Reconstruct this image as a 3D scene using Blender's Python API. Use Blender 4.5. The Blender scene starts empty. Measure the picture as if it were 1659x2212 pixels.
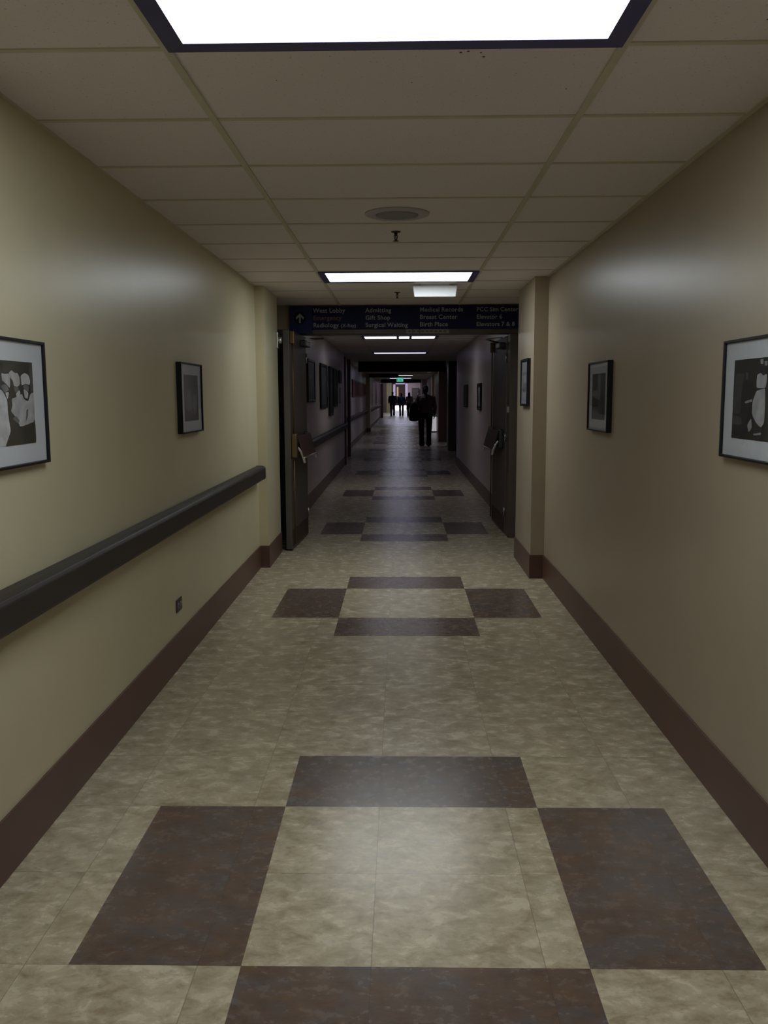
import bpy, bmesh, math, random
from mathutils import Vector, Matrix, Euler

S = bpy.context.scene
COL = S.collection
random.seed(7)

# ------------------------------------------------------------------ camera
F_PX, PITCH, YAW, ROLL = 1913.64, 0.1301, 0.0193, -0.0040
CAM = Vector((0.0156, 0.0, 1.4837))
cd = bpy.data.cameras.new('camera'); cam = bpy.data.objects.new('camera', cd); COL.objects.link(cam)
_r = Vector((math.cos(YAW), math.sin(YAW), 0)); _f = Vector((-math.sin(YAW), math.cos(YAW), 0)); _u = Vector((0, 0, 1))
_F = _f * math.cos(PITCH) - _u * math.sin(PITCH)
_U = _f * math.sin(PITCH) + _u * math.cos(PITCH)
_R = _r * math.cos(ROLL) + _U * math.sin(ROLL)
_U2 = -_r * math.sin(ROLL) + _U * math.cos(ROLL)
cam.matrix_world = Matrix(((_R.x, _U2.x, -_F.x, CAM.x), (_R.y, _U2.y, -_F.y, CAM.y), (_R.z, _U2.z, -_F.z, CAM.z), (0, 0, 0, 1)))
cd.sensor_fit = 'VERTICAL'; cd.sensor_height = 36.0; cd.lens = 36.0 * F_PX / 2212.0
cd.clip_start = 0.05; cd.clip_end = 300
S.camera = cam

# ------------------------------------------------------------------ view, world, lamps' strengths
S.view_settings.view_transform = 'Standard'
S.view_settings.look = 'None'
S.view_settings.exposure = 0.0
S.view_settings.gamma = 1.0
S.view_settings.use_curve_mapping = False
w = bpy.data.worlds.new('world'); S.world = w; w.use_nodes = True
w.node_tree.nodes['Background'].inputs[0].default_value = (0.5, 0.55, 0.65, 1)
w.node_tree.nodes['Background'].inputs[1].default_value = 0.0

NEAR_COL = (0.90, 0.968, 0.99)      # cool white tubes
FAR_COL = (0.70, 0.71, 1.0)
# (y of the far edge, strength, colour)
LAMPS = [(2.50, 11.0, NEAR_COL), (7.38, 10.6, NEAR_COL), (14.56, 4.6, (0.92, 0.93, 1.0)), (19.66, 1.8, (0.62, 0.62, 1.0)),
         (27.0, 4.5, FAR_COL), (32.5, 4.0, FAR_COL), (40.6, 4.0, NEAR_COL), (47.0, 4.0, FAR_COL), (55.0, 5.0, FAR_COL), (61.0, 5.0, FAR_COL)]
LOBBY_FILL_LAMPS = [(70.0, 9.0), (78.0, 9.0), (88.0, 14.0), (95.0, 14.0)]  # unseen panels added to brighten the lobby and the floor streak
LAMP_NEAR_BEHIND = (-2.38, 10.0, NEAR_COL)

ZC = 2.409            # ceiling height
GRID0, GRID = 2.5003, 0.6096
XL, XR = -1.215, 1.180    # near walls

# ------------------------------------------------------------------ materials
def new_mat(name):
    m = bpy.data.materials.new(name); m.use_nodes = True
    nt = m.node_tree
    return m, nt, nt.nodes['Principled BSDF']

def N(nt, t, **k):
    n = nt.nodes.new(t)
    for a, b in k.items(): setattr(n, a, b)
    return n

def plain(name, col, rough=0.5, metal=0.0, spec=0.5, var=0.06, scale=6.0, bump=0.0, bscale=200.0, coat=0.0):
    m, nt, b = new_mat(name)
    b.inputs['Roughness'].default_value = rough; b.inputs['Metallic'].default_value = metal
    b.inputs['Specular IOR Level'].default_value = spec
    if coat: b.inputs['Coat Weight'].default_value = coat; b.inputs['Coat Roughness'].default_value = 0.08
    tc = N(nt, 'ShaderNodeTexCoord'); no = N(nt, 'ShaderNodeTexNoise'); no.inputs['Scale'].default_value = scale; no.inputs['Detail'].default_value = 4
    rp = N(nt, 'ShaderNodeValToRGB')
    rp.color_ramp.elements[0].position = 0.3; rp.color_ramp.elements[1].position = 0.7
    rp.color_ramp.elements[0].color = (*[c * (1 - var) for c in col], 1); rp.color_ramp.elements[1].color = (*[min(1, c * (1 + var)) for c in col], 1)
    nt.links.new(tc.outputs['Object'], no.inputs['Vector']); nt.links.new(no.outputs['Fac'], rp.inputs['Fac']); nt.links.new(rp.outputs['Color'], b.inputs['Base Color'])
    if bump:
        n2 = N(nt, 'ShaderNodeTexNoise'); n2.inputs['Scale'].default_value = bscale; n2.inputs['Detail'].default_value = 3
        bp = N(nt, 'ShaderNodeBump'); bp.inputs['Strength'].default_value = bump; bp.inputs['Distance'].default_value = 0.002
        nt.links.new(tc.outputs['Object'], n2.inputs['Vector']); nt.links.new(n2.outputs['Fac'], bp.inputs['Height']); nt.links.new(bp.outputs['Normal'], b.inputs['Normal'])
    return m

def emit(name, col, s):
    m = bpy.data.materials.new(name); m.use_nodes = True; nt = m.node_tree; nt.nodes.clear()
    e = N(nt, 'ShaderNodeEmission'); e.inputs[0].default_value = (*col, 1); e.inputs[1].default_value = s
    o = N(nt, 'ShaderNodeOutputMaterial'); nt.links.new(e.outputs[0], o.inputs[0]); return m

def glass_mat(name):
    m = bpy.data.materials.new(name); m.use_nodes = True; nt = m.node_tree; nt.nodes.clear()
    t = N(nt, 'ShaderNodeBsdfTransparent'); g = N(nt, 'ShaderNodeBsdfGlossy'); g.inputs['Roughness'].default_value = 0.04
    f = N(nt, 'ShaderNodeLayerWeight'); f.inputs['Blend'].default_value = 0.5
    x = N(nt, 'ShaderNodeMixShader'); o = N(nt, 'ShaderNodeOutputMaterial')
    mr = N(nt, 'ShaderNodeMath', operation='POWER'); mr.inputs[1].default_value = 4.0; ml = N(nt, 'ShaderNodeMath', operation='MULTIPLY_ADD'); ml.inputs[1].default_value = 0.85; ml.inputs[2].default_value = 0.03
    nt.links.new(f.outputs['Facing'], mr.inputs[0]); nt.links.new(mr.outputs[0], ml.inputs[0]); nt.links.new(ml.outputs[0], x.inputs[0]); nt.links.new(t.outputs[0], x.inputs[1]); nt.links.new(g.outputs[0], x.inputs[2]); nt.links.new(x.outputs[0], o.inputs[0])
    return m

FLOOR_ROUGH = 0.25
def tile_mat(name, stops, seam_dark, rough, scale, accents=(), dist=0.35):
    """Mottled vinyl tile with thin seams on the 18 inch grid."""
    m, nt, b = new_mat(name)
    L = nt.links.new
    tc = N(nt, 'ShaderNodeTexCoord'); geo = tc.outputs['Object']
    # each tile gets its own offset of the mottle
    mp = N(nt, 'ShaderNodeMapping'); mp.inputs['Location'].default_value = (0.0644, -2.1465, 0); mp.inputs['Scale'].default_value = (1, 1, 1)
    L(geo, mp.inputs['Vector'])
    dv = N(nt, 'ShaderNodeVectorMath', operation='DIVIDE'); dv.inputs[1].default_value = (0.4572, 0.4572, 1); L(mp.outputs[0], dv.inputs[0])
    fl = N(nt, 'ShaderNodeVectorMath', operation='FLOOR'); L(dv.outputs[0], fl.inputs[0])
    wn = N(nt, 'ShaderNodeTexWhiteNoise', noise_dimensions='3D'); L(fl.outputs[0], wn.inputs['Vector'])
    sc = N(nt, 'ShaderNodeVectorMath', operation='SCALE'); sc.inputs['Scale'].default_value = 37.0; L(wn.outputs['Color'], sc.inputs[0])
    ad = N(nt, 'ShaderNodeVectorMath', operation='ADD'); L(geo, ad.inputs[0]); L(sc.outputs[0], ad.inputs[1])
    st = N(nt, 'ShaderNodeVectorMath', operation='MULTIPLY'); st.inputs[1].default_value = (0.8, 1.15, 1); L(ad.outputs[0], st.inputs[0])
    n1 = N(nt, 'ShaderNodeTexNoise'); n1.inputs['Scale'].default_value = scale; n1.inputs['Detail'].default_value = 9; n1.inputs['Roughness'].default_value = 0.68; n1.inputs['Distortion'].default_value = dist
    L(st.outputs[0], n1.inputs['Vector'])
    rp = N(nt, 'ShaderNodeValToRGB'); cr = rp.color_ramp
    while len(cr.elements) < len(stops): cr.elements.new(0.5)
    for e, (p, c) in zip(cr.elements, stops): e.position = p; e.color = (*c, 1)
    L(n1.outputs['Fac'], rp.inputs['Fac']); out = rp.outputs['Color']
    for i, (c, s, lo, hi, amt) in enumerate(accents):
        o2 = N(nt, 'ShaderNodeVectorMath', operation='ADD'); o2.inputs[1].default_value = (11.3 * (i + 1), 5.1 * i, 2.2); L(st.outputs[0], o2.inputs[0])
        n2 = N(nt, 'ShaderNodeTexNoise'); n2.inputs['Scale'].default_value = s; n2.inputs['Detail'].default_value = 7; n2.inputs['Roughness'].default_value = 0.65
        L(o2.outputs[0], n2.inputs['Vector'])
        mr = N(nt, 'ShaderNodeMapRange'); mr.inputs[1].default_value = lo; mr.inputs[2].default_value = hi; mr.inputs[4].default_value = amt; L(n2.outputs['Fac'], mr.inputs[0])
        mx = N(nt, 'ShaderNodeMix', data_type='RGBA'); L(mr.outputs[0], mx.inputs[0]); L(out, mx.inputs[6]); mx.inputs[7].default_value = (*c, 1); out = mx.outputs[2]
    # seams
    fr = N(nt, 'ShaderNodeVectorMath', operation='FRACTION'); L(dv.outputs[0], fr.inputs[0])
    sp = N(nt, 'ShaderNodeSeparateXYZ'); L(fr.outputs[0], sp.inputs[0])
    mask = None
    for ax in (0, 1):
        a = N(nt, 'ShaderNodeMath', operation='SUBTRACT'); L(sp.outputs[ax], a.inputs[0]); a.inputs[1].default_value = 0.5
        c = N(nt, 'ShaderNodeMath', operation='ABSOLUTE'); L(a.outputs[0], c.inputs[0])
        g = N(nt, 'ShaderNodeMath', operation='GREATER_THAN'); L(c.outputs[0], g.inputs[0]); g.inputs[1].default_value = 0.4972
        if mask is None: mask = g.outputs[0]
        else:
            mm = N(nt, 'ShaderNodeMath', operation='MAXIMUM'); L(mask, mm.inputs[0]); L(g.outputs[0], mm.inputs[1]); mask = mm.outputs[0]
    mf = N(nt, 'ShaderNodeMath', operation='MULTIPLY'); L(mask, mf.inputs[0]); mf.inputs[1].default_value = seam_dark
    mx = N(nt, 'ShaderNodeMix', data_type='RGBA'); L(mf.outputs[0], mx.inputs[0]); L(out, mx.inputs[6]); mx.inputs[7].default_value = (0.05, 0.04, 0.03, 1)
    L(mx.outputs[2], b.inputs['Base Color'])
    mr = N(nt, 'ShaderNodeMapRange'); mr.inputs[1].default_value = 0.3; mr.inputs[2].default_value = 0.7; mr.inputs[3].default_value = rough - 0.03; mr.inputs[4].default_value = rough + 0.05
    L(n1.outputs['Fac'], mr.inputs[0]); L(mr.outputs[0], b.inputs['Roughness'])
    b.inputs['Specular IOR Level'].default_value = 0.5
    return m

M = {}
M['floor_light'] = tile_mat('beige_mottled_vinyl', [(0.30, (0.29, 0.235, 0.145)), (0.44, (0.47, 0.395, 0.265)), (0.56, (0.60, 0.52, 0.37)), (0.72, (0.73, 0.65, 0.49))], 0.45, FLOOR_ROUGH, 15.0,
                            accents=(((0.30, 0.24, 0.145), 7.0, 0.5, 0.66, 0.5), ((0.64, 0.58, 0.46), 11.0, 0.54, 0.7, 0.45), ((0.24, 0.20, 0.13), 38.0, 0.56, 0.72, 0.55), ((0.36, 0.33, 0.24), 3.0, 0.5, 0.68, 0.35)))
M['floor_dark'] = tile_mat('brown_slate_vinyl', [(0.30, (0.095, 0.062, 0.046)), (0.46, (0.135, 0.090, 0.067)), (0.58, (0.165, 0.115, 0.089)), (0.74, (0.23, 0.175, 0.14))], 0.4, FLOOR_ROUGH, 20.0,
                           accents=(((0.118, 0.118, 0.135), 6.0, 0.47, 0.64, 0.55), ((0.20, 0.11, 0.055), 9.0, 0.50, 0.68, 0.55), ((0.062, 0.042, 0.034), 26.0, 0.52, 0.75, 0.6), ((0.24, 0.20, 0.17), 80.0, 0.60, 0.76, 0.4), ((0.17, 0.13, 0.11), 2.5, 0.5, 0.7, 0.4)), dist=0.15)
def wall_mat(name, col, rough=0.33):
    return plain(name, col, rough, 0, 0.36, 0.03, 3.0, 0.10, 260.0)
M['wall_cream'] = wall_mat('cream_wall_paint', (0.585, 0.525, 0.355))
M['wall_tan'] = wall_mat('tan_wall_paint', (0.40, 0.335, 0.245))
M['wall_grey'] = wall_mat('grey_wall_paint', (0.50, 0.43, 0.40))
M['wall_pink'] = wall_mat('dusty_pink_wall_paint', (0.40, 0.30, 0.28))
M['wall_maroon'] = wall_mat('maroon_wall_paint', (0.10, 0.045, 0.04))
M['wall_yellow'] = wall_mat('yellow_wall_paint', (0.26, 0.23, 0.11))
M['base'] = plain('brown_vinyl_base', (0.115, 0.056, 0.042), 0.42, var=0.1, scale=3)
M['trim_dark'] = plain('dark_brown_painted_steel', (0.075, 0.055, 0.045), 0.45)
M['grid'] = plain('cream_ceiling_bar', (0.58, 0.545, 0.44), 0.5, var=0.05)
M['navy'] = plain('navy_painted_steel', (0.055, 0.050, 0.17), 0.4)
M['rail'] = plain('charcoal_brown_vinyl', (0.030, 0.023, 0.021), 0.5, spec=0.4, var=0.1)
M['frame'] = plain('black_frame_lacquer', (0.008, 0.008, 0.009), 0.45, spec=0.25)
M['push'] = plain('dark_maroon_push_panel', (0.060, 0.030, 0.026), 0.55, spec=0.3)
M['mat'] = plain('white_mat_board', (0.66, 0.69, 0.74), 0.7, var=0.02)
M['glass'] = glass_mat('picture_glass')
M['white'] = plain('white_plastic', (0.88, 0.90, 0.92), 0.4, var=0.02)
M['speaker'] = plain('pale_lavender_enamel', (0.46, 0.44, 0.50), 0.5, var=0.02)
M['grille'] = plain('grey_mesh', (0.26, 0.25, 0.29), 0.6, var=0.05, bump=0.5, bscale=400)
M['steel'] = plain('brushed_steel', (0.55, 0.54, 0.52), 0.35, 1.0)
M['dark_steel'] = plain('dark_metal', (0.07, 0.065, 0.06), 0.4, 0.8)
M['bronze'] = plain('bronze_metal', (0.17, 0.115, 0.055), 0.5, 0.8)
M['door'] = plain('taupe_door_laminate', (0.088, 0.073, 0.066), 0.5, var=0.1, scale=2)
M['maroon'] = plain('maroon_panel', (0.13, 0.05, 0.04), 0.65, spec=0.25)
M['sign'] = plain('navy_sign_panel', (0.010, 0.013, 0.052), 0.6, spec=0.15, var=0.03)
M['sign2'] = plain('blue_sign_panel', (0.024, 0.028, 0.10), 0.6, spec=0.15, var=0.03)
M['sign_black'] = plain('black_sign_panel', (0.006, 0.006, 0.012), 0.6, spec=0.15)
M['text'] = plain('grey_lettering', (0.30, 0.31, 0.33), 0.6, var=0.02)
M['text_red'] = plain('dull_red_lettering', (0.15, 0.085, 0.09), 0.6, var=0.02)
M['text_far'] = plain('dim_lettering', (0.12, 0.12, 0.14), 0.6, var=0.02)
M['paper'] = plain('pale_paper', (0.26, 0.22, 0.21), 0.8)
M['exit'] = emit('green_exit_face', (0.12, 0.75, 0.50), 0.8)
M['daylight'] = emit('daylit_glass', (0.90, 0.90, 1.0), 9.0)
M['daylight_lilac'] = emit('lilac_daylit_glass', (0.55, 0.45, 0.75), 0.75)
M['dim_face'] = emit('dim_white_face', (0.95, 0.93, 1.0), 0.36)
M['orange_lamp'] = emit('warm_lit_strip', (0.85, 0.52, 0.22), 0.6)
def grey(v):
    k = 'grey%03d' % int(v * 1000)
    if k not in M: M[k] = plain('print_' + k, (v, v * 1.02, v * 1.06), 0.6, var=0.22, scale=26)
    return M[k]

# tiles of the ceiling: fine pinholes
def ceiling_mat():
    m, nt, b = new_mat('fissured_ceiling_tile'); L = nt.links.new
    tc = N(nt, 'ShaderNodeTexCoord')
    n1 = N(nt, 'ShaderNodeTexNoise'); n1.inputs['Scale'].default_value = 110; n1.inputs['Detail'].default_value = 3; L(tc.outputs['Object'], n1.inputs['Vector'])
    rp = N(nt, 'ShaderNodeValToRGB'); e = rp.color_ramp.elements
    e[0].position = 0.27; e[0].color = (0.42, 0.38, 0.36, 1); e[1].position = 0.36; e[1].color = (0.79, 0.735, 0.75, 1); L(n1.outputs['Fac'], rp.inputs['Fac'])
    n2 = N(nt, 'ShaderNodeTexNoise'); n2.inputs['Scale'].default_value = 1.4; L(tc.outputs['Object'], n2.inputs['Vector'])
    mr = N(nt, 'ShaderNodeMapRange'); mr.inputs[3].default_value = 0.94; mr.inputs[4].default_value = 1.05; L(n2.outputs['Fac'], mr.inputs[0])
    vm = N(nt, 'ShaderNodeVectorMath', operation='SCALE'); L(rp.outputs['Color'], vm.inputs[0]); L(mr.outputs[0], vm.inputs['Scale'])
    L(vm.outputs[0], b.inputs['Base Color']); b.inputs['Roughness'].default_value = 0.85; b.inputs['Specular IOR Level'].default_value = 0.2
    return m
M['ceil'] = ceiling_mat()

# ------------------------------------------------------------------ mesh helpers
class MB:
    def __init__(s): s.v = []; s.f = []; s.m = []; s.sm = []
    def add(s, vs, fs, mi=0, smooth=False):
        o = len(s.v); s.v += [tuple(x) for x in vs]; s.f += [tuple(i + o for i in f) for f in fs]; s.m += [mi] * len(fs); s.sm += [smooth] * len(fs); return s
    def box(s, x0, x1, y0, y1, z0, z1, mi=0):
        vs = [(x, y, z) for z in (z0, z1) for y in (y0, y1) for x in (x0, x1)]
        return s.add(vs, [(0, 2, 3, 1), (4, 5, 7, 6), (0, 1, 5, 4), (2, 6, 7, 3), (0, 4, 6, 2), (1, 3, 7, 5)], mi)
    def prism(s, poly, z0, z1, mi=0):
        n = len(poly)
        if sum(poly[i][0] * poly[(i + 1) % n][1] - poly[(i + 1) % n][0] * poly[i][1] for i in range(n)) < 0: poly = poly[::-1]
        vs = [(x, y, z0) for x, y in poly] + [(x, y, z1) for x, y in poly]
        return s.add(vs, [tuple(range(n))[::-1], tuple(range(n, 2 * n))] + [(i, (i + 1) % n, n + (i + 1) % n, n + i) for i in range(n)], mi)
    def loft(s, rings, mi=0, caps=True, smooth=False, closed=True):
        n = len(rings[0]); vs = [p for r in rings for p in r]; fs = []
        for k in range(len(rings) - 1):
            for i in range(n if closed else n - 1):
                j = (i + 1) % n; fs.append((k * n + i, k * n + j, (k + 1) * n + j, (k + 1) * n + i))
        if caps: fs += [tuple(range(n))[::-1], tuple(range((len(rings) - 1) * n, len(rings) * n))]
        return s.add(vs, fs, mi, smooth)
    def tube(s, p, q, r0, r1=None, n=12, mi=0, smooth=True):
        p, q = Vector(p), Vector(q); r1 = r0 if r1 is None else r1
        d = (q - p).normalized(); a = d.orthogonal().normalized(); b = d.cross(a)
        R = [[tuple(c + (a * math.cos(2 * math.pi * i / n) + b * math.sin(2 * math.pi * i / n)) * r) for i in range(n)] for c, r in ((p, r0), (q, r1))]
        return s.loft(R, mi, True, smooth)
    def lathe(s, prof, c, n=32, mi=0, smooth=True):
        R = [[(c[0] + r * math.cos(2 * math.pi * i / n), c[1] + r * math.sin(2 * math.pi * i / n), c[2] + z) for i in range(n)] for r, z in prof]
        return s.loft(R, mi, True, smooth)
    def caps(s, p, q, r0, r1, n=10):
        """tapered capsule with round ends"""
        p, q = Vector(p), Vector(q)
        if (q - p).length < 1e-6: q = p + Vector((0, 0, 1e-4))
        d = (q - p).normalized(); a = d.orthogonal().normalized(); b = d.cross(a); R = []
        for c, r, t in [(p, r0, t) for t in (-80, -50, -20)] + [(q, r1, t) for t in (20, 50, 80)]:
            t = math.radians(t); R.append([tuple(c + d * r * math.sin(t) + (a * math.cos(2 * math.pi * i / n) + b * math.sin(2 * math.pi * i / n)) * r * math.cos(t)) for i in range(n)])
        return s.loft(R, 0, True, True)
    def ell(s, c, r, n=12):
        R = [[(c[0] + r[0] * math.cos(t) * math.cos(2 * math.pi * i / n), c[1] + r[1] * math.cos(t) * math.sin(2 * math.pi * i / n), c[2] + r[2] * math.sin(t)) for i in range(n)] for t in [math.radians(x) for x in (-85, -60, -30, 0, 30, 60, 85)]]
        return s.loft(R, 0, True, True)
    def build(s, name, mats, parent=None, bevel=0.0, segs=2, kind=None):
        me = bpy.data.meshes.new(name); me.from_pydata(s.v, [], s.f)
        if not isinstance(mats, (list, tuple)): mats = [mats]
        for m in mats: me.materials.append(M[m] if isinstance(m, str) else m)
        for p, mi, sm in zip(me.polygons, s.m, s.sm): p.material_index = mi; p.use_smooth = sm
        me.update()
        o = bpy.data.objects.new(name, me); COL.objects.link(o)
        if parent: o.parent = parent
        if kind: o['kind'] = kind
        if bevel:
            b = o.modifiers.new('bevel', 'BEVEL'); b.width = bevel; b.segments = segs; b.limit_method = 'ANGLE'
        return o

def tag(o, label, cat, group=None):
    o['label'] = label; o['category'] = cat
    if group: o['group'] = group
    return o
def thing(name, label, cat, loc=(0, 0, 0), rz=0, group=None):
    o = bpy.data.objects.new(name, None); o.empty_display_size = 0.1; COL.objects.link(o)
    o.location = loc; o.rotation_euler = (0, 0, rz); return tag(o, label, cat, group)
def struct(name, mb, mats, parent=None, bevel=0):
    return mb.build(name, mats, parent, bevel, kind='structure')
def bake(o):
    """replace an object with modifiers by its evaluated mesh"""
    bpy.context.view_layer.update()
    dg = bpy.context.evaluated_depsgraph_get()
    me = bpy.data.meshes.new_from_object(o.evaluated_get(dg))
    me.name = o.name
    o.modifiers.clear(); o.data = me
    return o

def strip(path, t, side):
    """closed plan polygon of a strip of thickness t along an open path; side +1 offsets to the left of travel"""
    off = []
    for i, p in enumerate(path):
        p = Vector(p); ns = []
        for a, b in ((i - 1, i), (i, i + 1)):
            if 0 <= a and b < len(path):
                d = (Vector(path[b]) - Vector(path[a])).normalized(); ns.append(Vector((-d.y, d.x)) * side)
        if len(ns) == 2:
            m = (ns[0] + ns[1]); m = m / max(0.3, m.dot(ns[0]))
        else: m = ns[0]
        off.append(tuple(p + m * t))
    return list(path) + off[::-1]

# ------------------------------------------------------------------ floor
FX, T = 0.0506, 0.4572
def floor():
    mb = MB(); xs = [-6, FX - 2 * T, FX - T, FX + T, FX + 2 * T, 6]
    bar, Ln = 0.4580, 0.912
    starts = [2.1465 - 3.66, 2.1465, 5.835, 9.475] + [9.475 + 3.66 * k for k in range(1, 15)]
    ys = [-4.5]; rows = []
    for s0 in starts:
        for y, r in ((s0 - bar, 0), (s0, 1), (s0 + Ln, 2), (s0 + Ln + bar, 0)):
            rows.append(('L', 'B', 'M', 'B')[[s0 - bar, s0, s0 + Ln, s0 + Ln + bar].index(y)]); ys.append(y)
    rows.append('L'); ys.append(110)
    vs = [(x, y, 0) for y in ys for x in xs]; n = len(xs)
    L_, D_ = [], []
    for j in range(len(ys) - 1):
        for i in range(n - 1):
            f = (j * n + i, j * n + i + 1, (j + 1) * n + i + 1, (j + 1) * n + i)
            dark = (rows[j] == 'B' and i == 2) or (rows[j] == 'M' and i in (1, 3))
            (D_ if dark else L_).append(f)
    mb.add(vs, L_, 0); o = len(mb.f); mb.f += D_; mb.m += [1] * len(D_); mb.sm += [False] * len(D_)
    # slab edge and underside
    mb.box(-6, 6, -4.5, 110, -0.2, -0.02, 0)
    return struct('floor', mb, ['floor_light', 'floor_dark'])
floor()

# ------------------------------------------------------------------ ceiling with its bars
YE = 64.0
ceil = struct('ceiling', MB().box(-1.9, 1.9, -4.5, YE, ZC, ZC + 0.12), 'ceil')
g = MB()
for x in (-0.6096, 0.6096): g.box(x - 0.012, x + 0.012, -4.4, YE, ZC - 0.006, ZC + 0.001)
k = -11
while GRID0 + k * GRID < YE:
    y = GRID0 + k * GRID; k += 1
    g.box(-1.6, 1.6, y - 0.011, y + 0.011, ZC - 0.004, ZC + 0.001)
g.box(XR - 0.022, XR + 0.02, -4.4, 7.15, ZC - 0.005, ZC + 0.001)
g.box(XL - 0.02, XL + 0.010, -4.4, 7.55, ZC - 0.005, ZC + 0.001)
struct('ceiling_grid', g, 'grid', ceil)
sp = MB()
for (x, y, r) in ((0.20, 2.545, .004), (0.235, 2.555, .0025), (0.18, 2.552, .004), (0.245, 2.585, .004), (0.93, 2.36, .004), (-0.35, 2.75, .002), (0.05, 2.78, .002), (0.52, 2.85, .002)):
    sp.lathe([(r, 0), (r, 0.0012)], (x, y, ZC - 0.0012), 7)
struct('ceiling_stain', sp, 'base', ceil)
struct('ceiling.001', MB().box(-6, 6, YE, 110, 3.2, 3.3), 'wall_grey')

# ------------------------------------------------------------------ walls
HW = 2.52
PLX, PRX = -1.137, 1.070
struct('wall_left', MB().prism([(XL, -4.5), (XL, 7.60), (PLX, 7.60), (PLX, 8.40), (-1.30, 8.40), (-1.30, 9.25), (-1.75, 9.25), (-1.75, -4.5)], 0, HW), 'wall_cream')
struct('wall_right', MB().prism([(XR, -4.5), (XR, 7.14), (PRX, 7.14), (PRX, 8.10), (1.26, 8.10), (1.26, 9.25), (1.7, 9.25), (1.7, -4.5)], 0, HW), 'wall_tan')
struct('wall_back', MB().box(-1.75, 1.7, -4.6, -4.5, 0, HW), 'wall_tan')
struct('wall_front', MB().box(-1.30, 1.26, 9.25, 9.42, 2.165, HW), 'wall_tan')
W2L, W2R = -1.205, 1.215
struct('wall_left.001', MB().box(-1.75, W2L, 9.42, 19.25, 0, HW), 'wall_grey')
struct('wall_right.001', MB().box(W2R, 1.75, 9.42, 19.2, 0, HW), 'wall_grey')
W3L = -1.42
struct('wall_left.002', MB().prism([(W3L, 22.1), (W3L, 37.2), (-1.38, 38.0), (-1.38, YE), (-1.9, YE), (-1.9, 22.1)], 0, HW), 'wall_grey')
struct('trim_8', MB().box(-1.45, -1.27, 37.2, 38.0, 0, HW), 'wall_cream', bevel=0.005)
struct('wall_left.003', MB().box(-4.2, -4.0, 18.5, 23.0, 0, HW), 'wall_grey')
struct('wall_right.002', MB().prism([(1.62, 24.9), (1.50, 24.9), (1.50, 40), (1.42, 40), (1.42, YE), (1.9, YE), (1.9, 24.9)], 0, HW), 'wall_pink')
struct('wall_right.003', MB().box(4.0, 4.2, 18.5, 25.5, 0, HW), 'wall_grey')
struct('wall_left.004', MB().box(-4.2, -1.75, 18.3, 18.5, 0, HW), 'wall_grey')
struct('wall_left.005', MB().box(-4.2, -1.9, 22.9, 23.1, 0, HW), 'wall_grey')
struct('wall_right.004', MB().box(1.75, 4.2, 18.3, 18.5, 0, HW), 'wall_grey')
struct('wall_right.005', MB().box(1.62, 4.2, 25.3, 25.5, 0, HW), 'wall_grey')
struct('ceiling.002', MB().box(-4.2, -1.9, 18.3, 23.1, ZC, ZC + 0.1), 'wall_grey')
struct('ceiling.003', MB().box(1.9, 4.2, 18.3, 25.5, ZC, ZC + 0.1), 'wall_grey')
# maroon pilasters along the right side
struct('trim_1', MB().box(1.30, 1.62, 24.2, 24.9, 0, HW), 'wall_maroon', bevel=0.01)
struct('trim_2', MB().box(1.24, 1.50, 28.9, 29.6, 0, HW), 'wall_maroon', bevel=0.01)
# dark jambs on the left side opening
struct('trim_3', MB().box(-1.26, -1.165, 19.25, 19.42, 0, 2.33), 'wall_maroon', bevel=0.006)
struct('trim_4', MB().box(-1.30, -1.225, 21.95, 22.1, 0, 2.38), 'wall_maroon', bevel=0.006)
struct('trim_5', MB().box(-1.38, -1.19, 61.0, 61.3, 0, 2.3), 'trim_dark', bevel=0.006)
struct('trim_6', MB().box(1.2, 1.42, 50.0, 50.3, 0, HW), 'wall_grey', bevel=0.006)
# lobby beyond
struct('wall_left.006', MB().box(-6.1, -6.0, YE, 110, 0, 3.2), 'wall_grey')
struct('wall_right.006', MB().box(6.0, 6.1, YE, 110, 0, 3.2), 'wall_grey')
struct('wall_left.007', MB().box(-1.26, -0.80, 80, 80.3, 0, 2.75), 'wall_yellow')
struct('wall_left.009', MB().box(-6.0, -1.26, 80, 80.3, 0, 2.75), 'trim_dark')
struct('wall_right.007', MB().box(0.63, 6.0, 80, 80.3, 0, 2.85), 'wall_pink')
struct('wall_left.008', MB().box(-6.0, -1.9, YE - 0.2, YE, 0, 3.2), 'wall_grey')
struct('wall_right.008', MB().box(1.9, 6.0, YE - 0.2, YE, 0, 3.2), 'wall_grey')
struct('wall_front.001', MB().box(-1.9, 1.9, YE, YE + 0.1, 2.52, 3.2), 'wall_grey')
struct('wall_end', MB().box(-6, 6, 100, 100.2, 0, 3.2), 'wall_maroon')
# daylit glass of the far entrance
def window(name, x0, x1, z0, z1, mat, y=99.9):
    o = struct(name, MB().box(x0 - 0.05, x0, y - 0.06, y + 0.1, z0 - 0.05, z1 + 0.05).box(x1, x1 + 0.05, y - 0.06, y + 0.1, z0 - 0.05, z1 + 0.05).box(x0, x1, y - 0.06, y + 0.1, z0 - 0.05, z0).box(x0, x1, y - 0.06, y + 0.1, z1, z1 + 0.05), 'steel')
    struct('window_pane', MB().box(x0, x1, y - 0.01, y + 0.02, z0, z1), mat, o)
window('window_1', -0.62, 0.62, 0.06, 0.42, 'daylight')
window('window_2', 0.55, 0.80, 0.85, 2.85, 'daylight_lilac')
window('window_3', -0.80, -0.62, 1.45, 2.75, 'daylight_lilac')
window('window_4', -0.55, 0.50, 2.82, 3.08, 'daylight_lilac')

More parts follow.
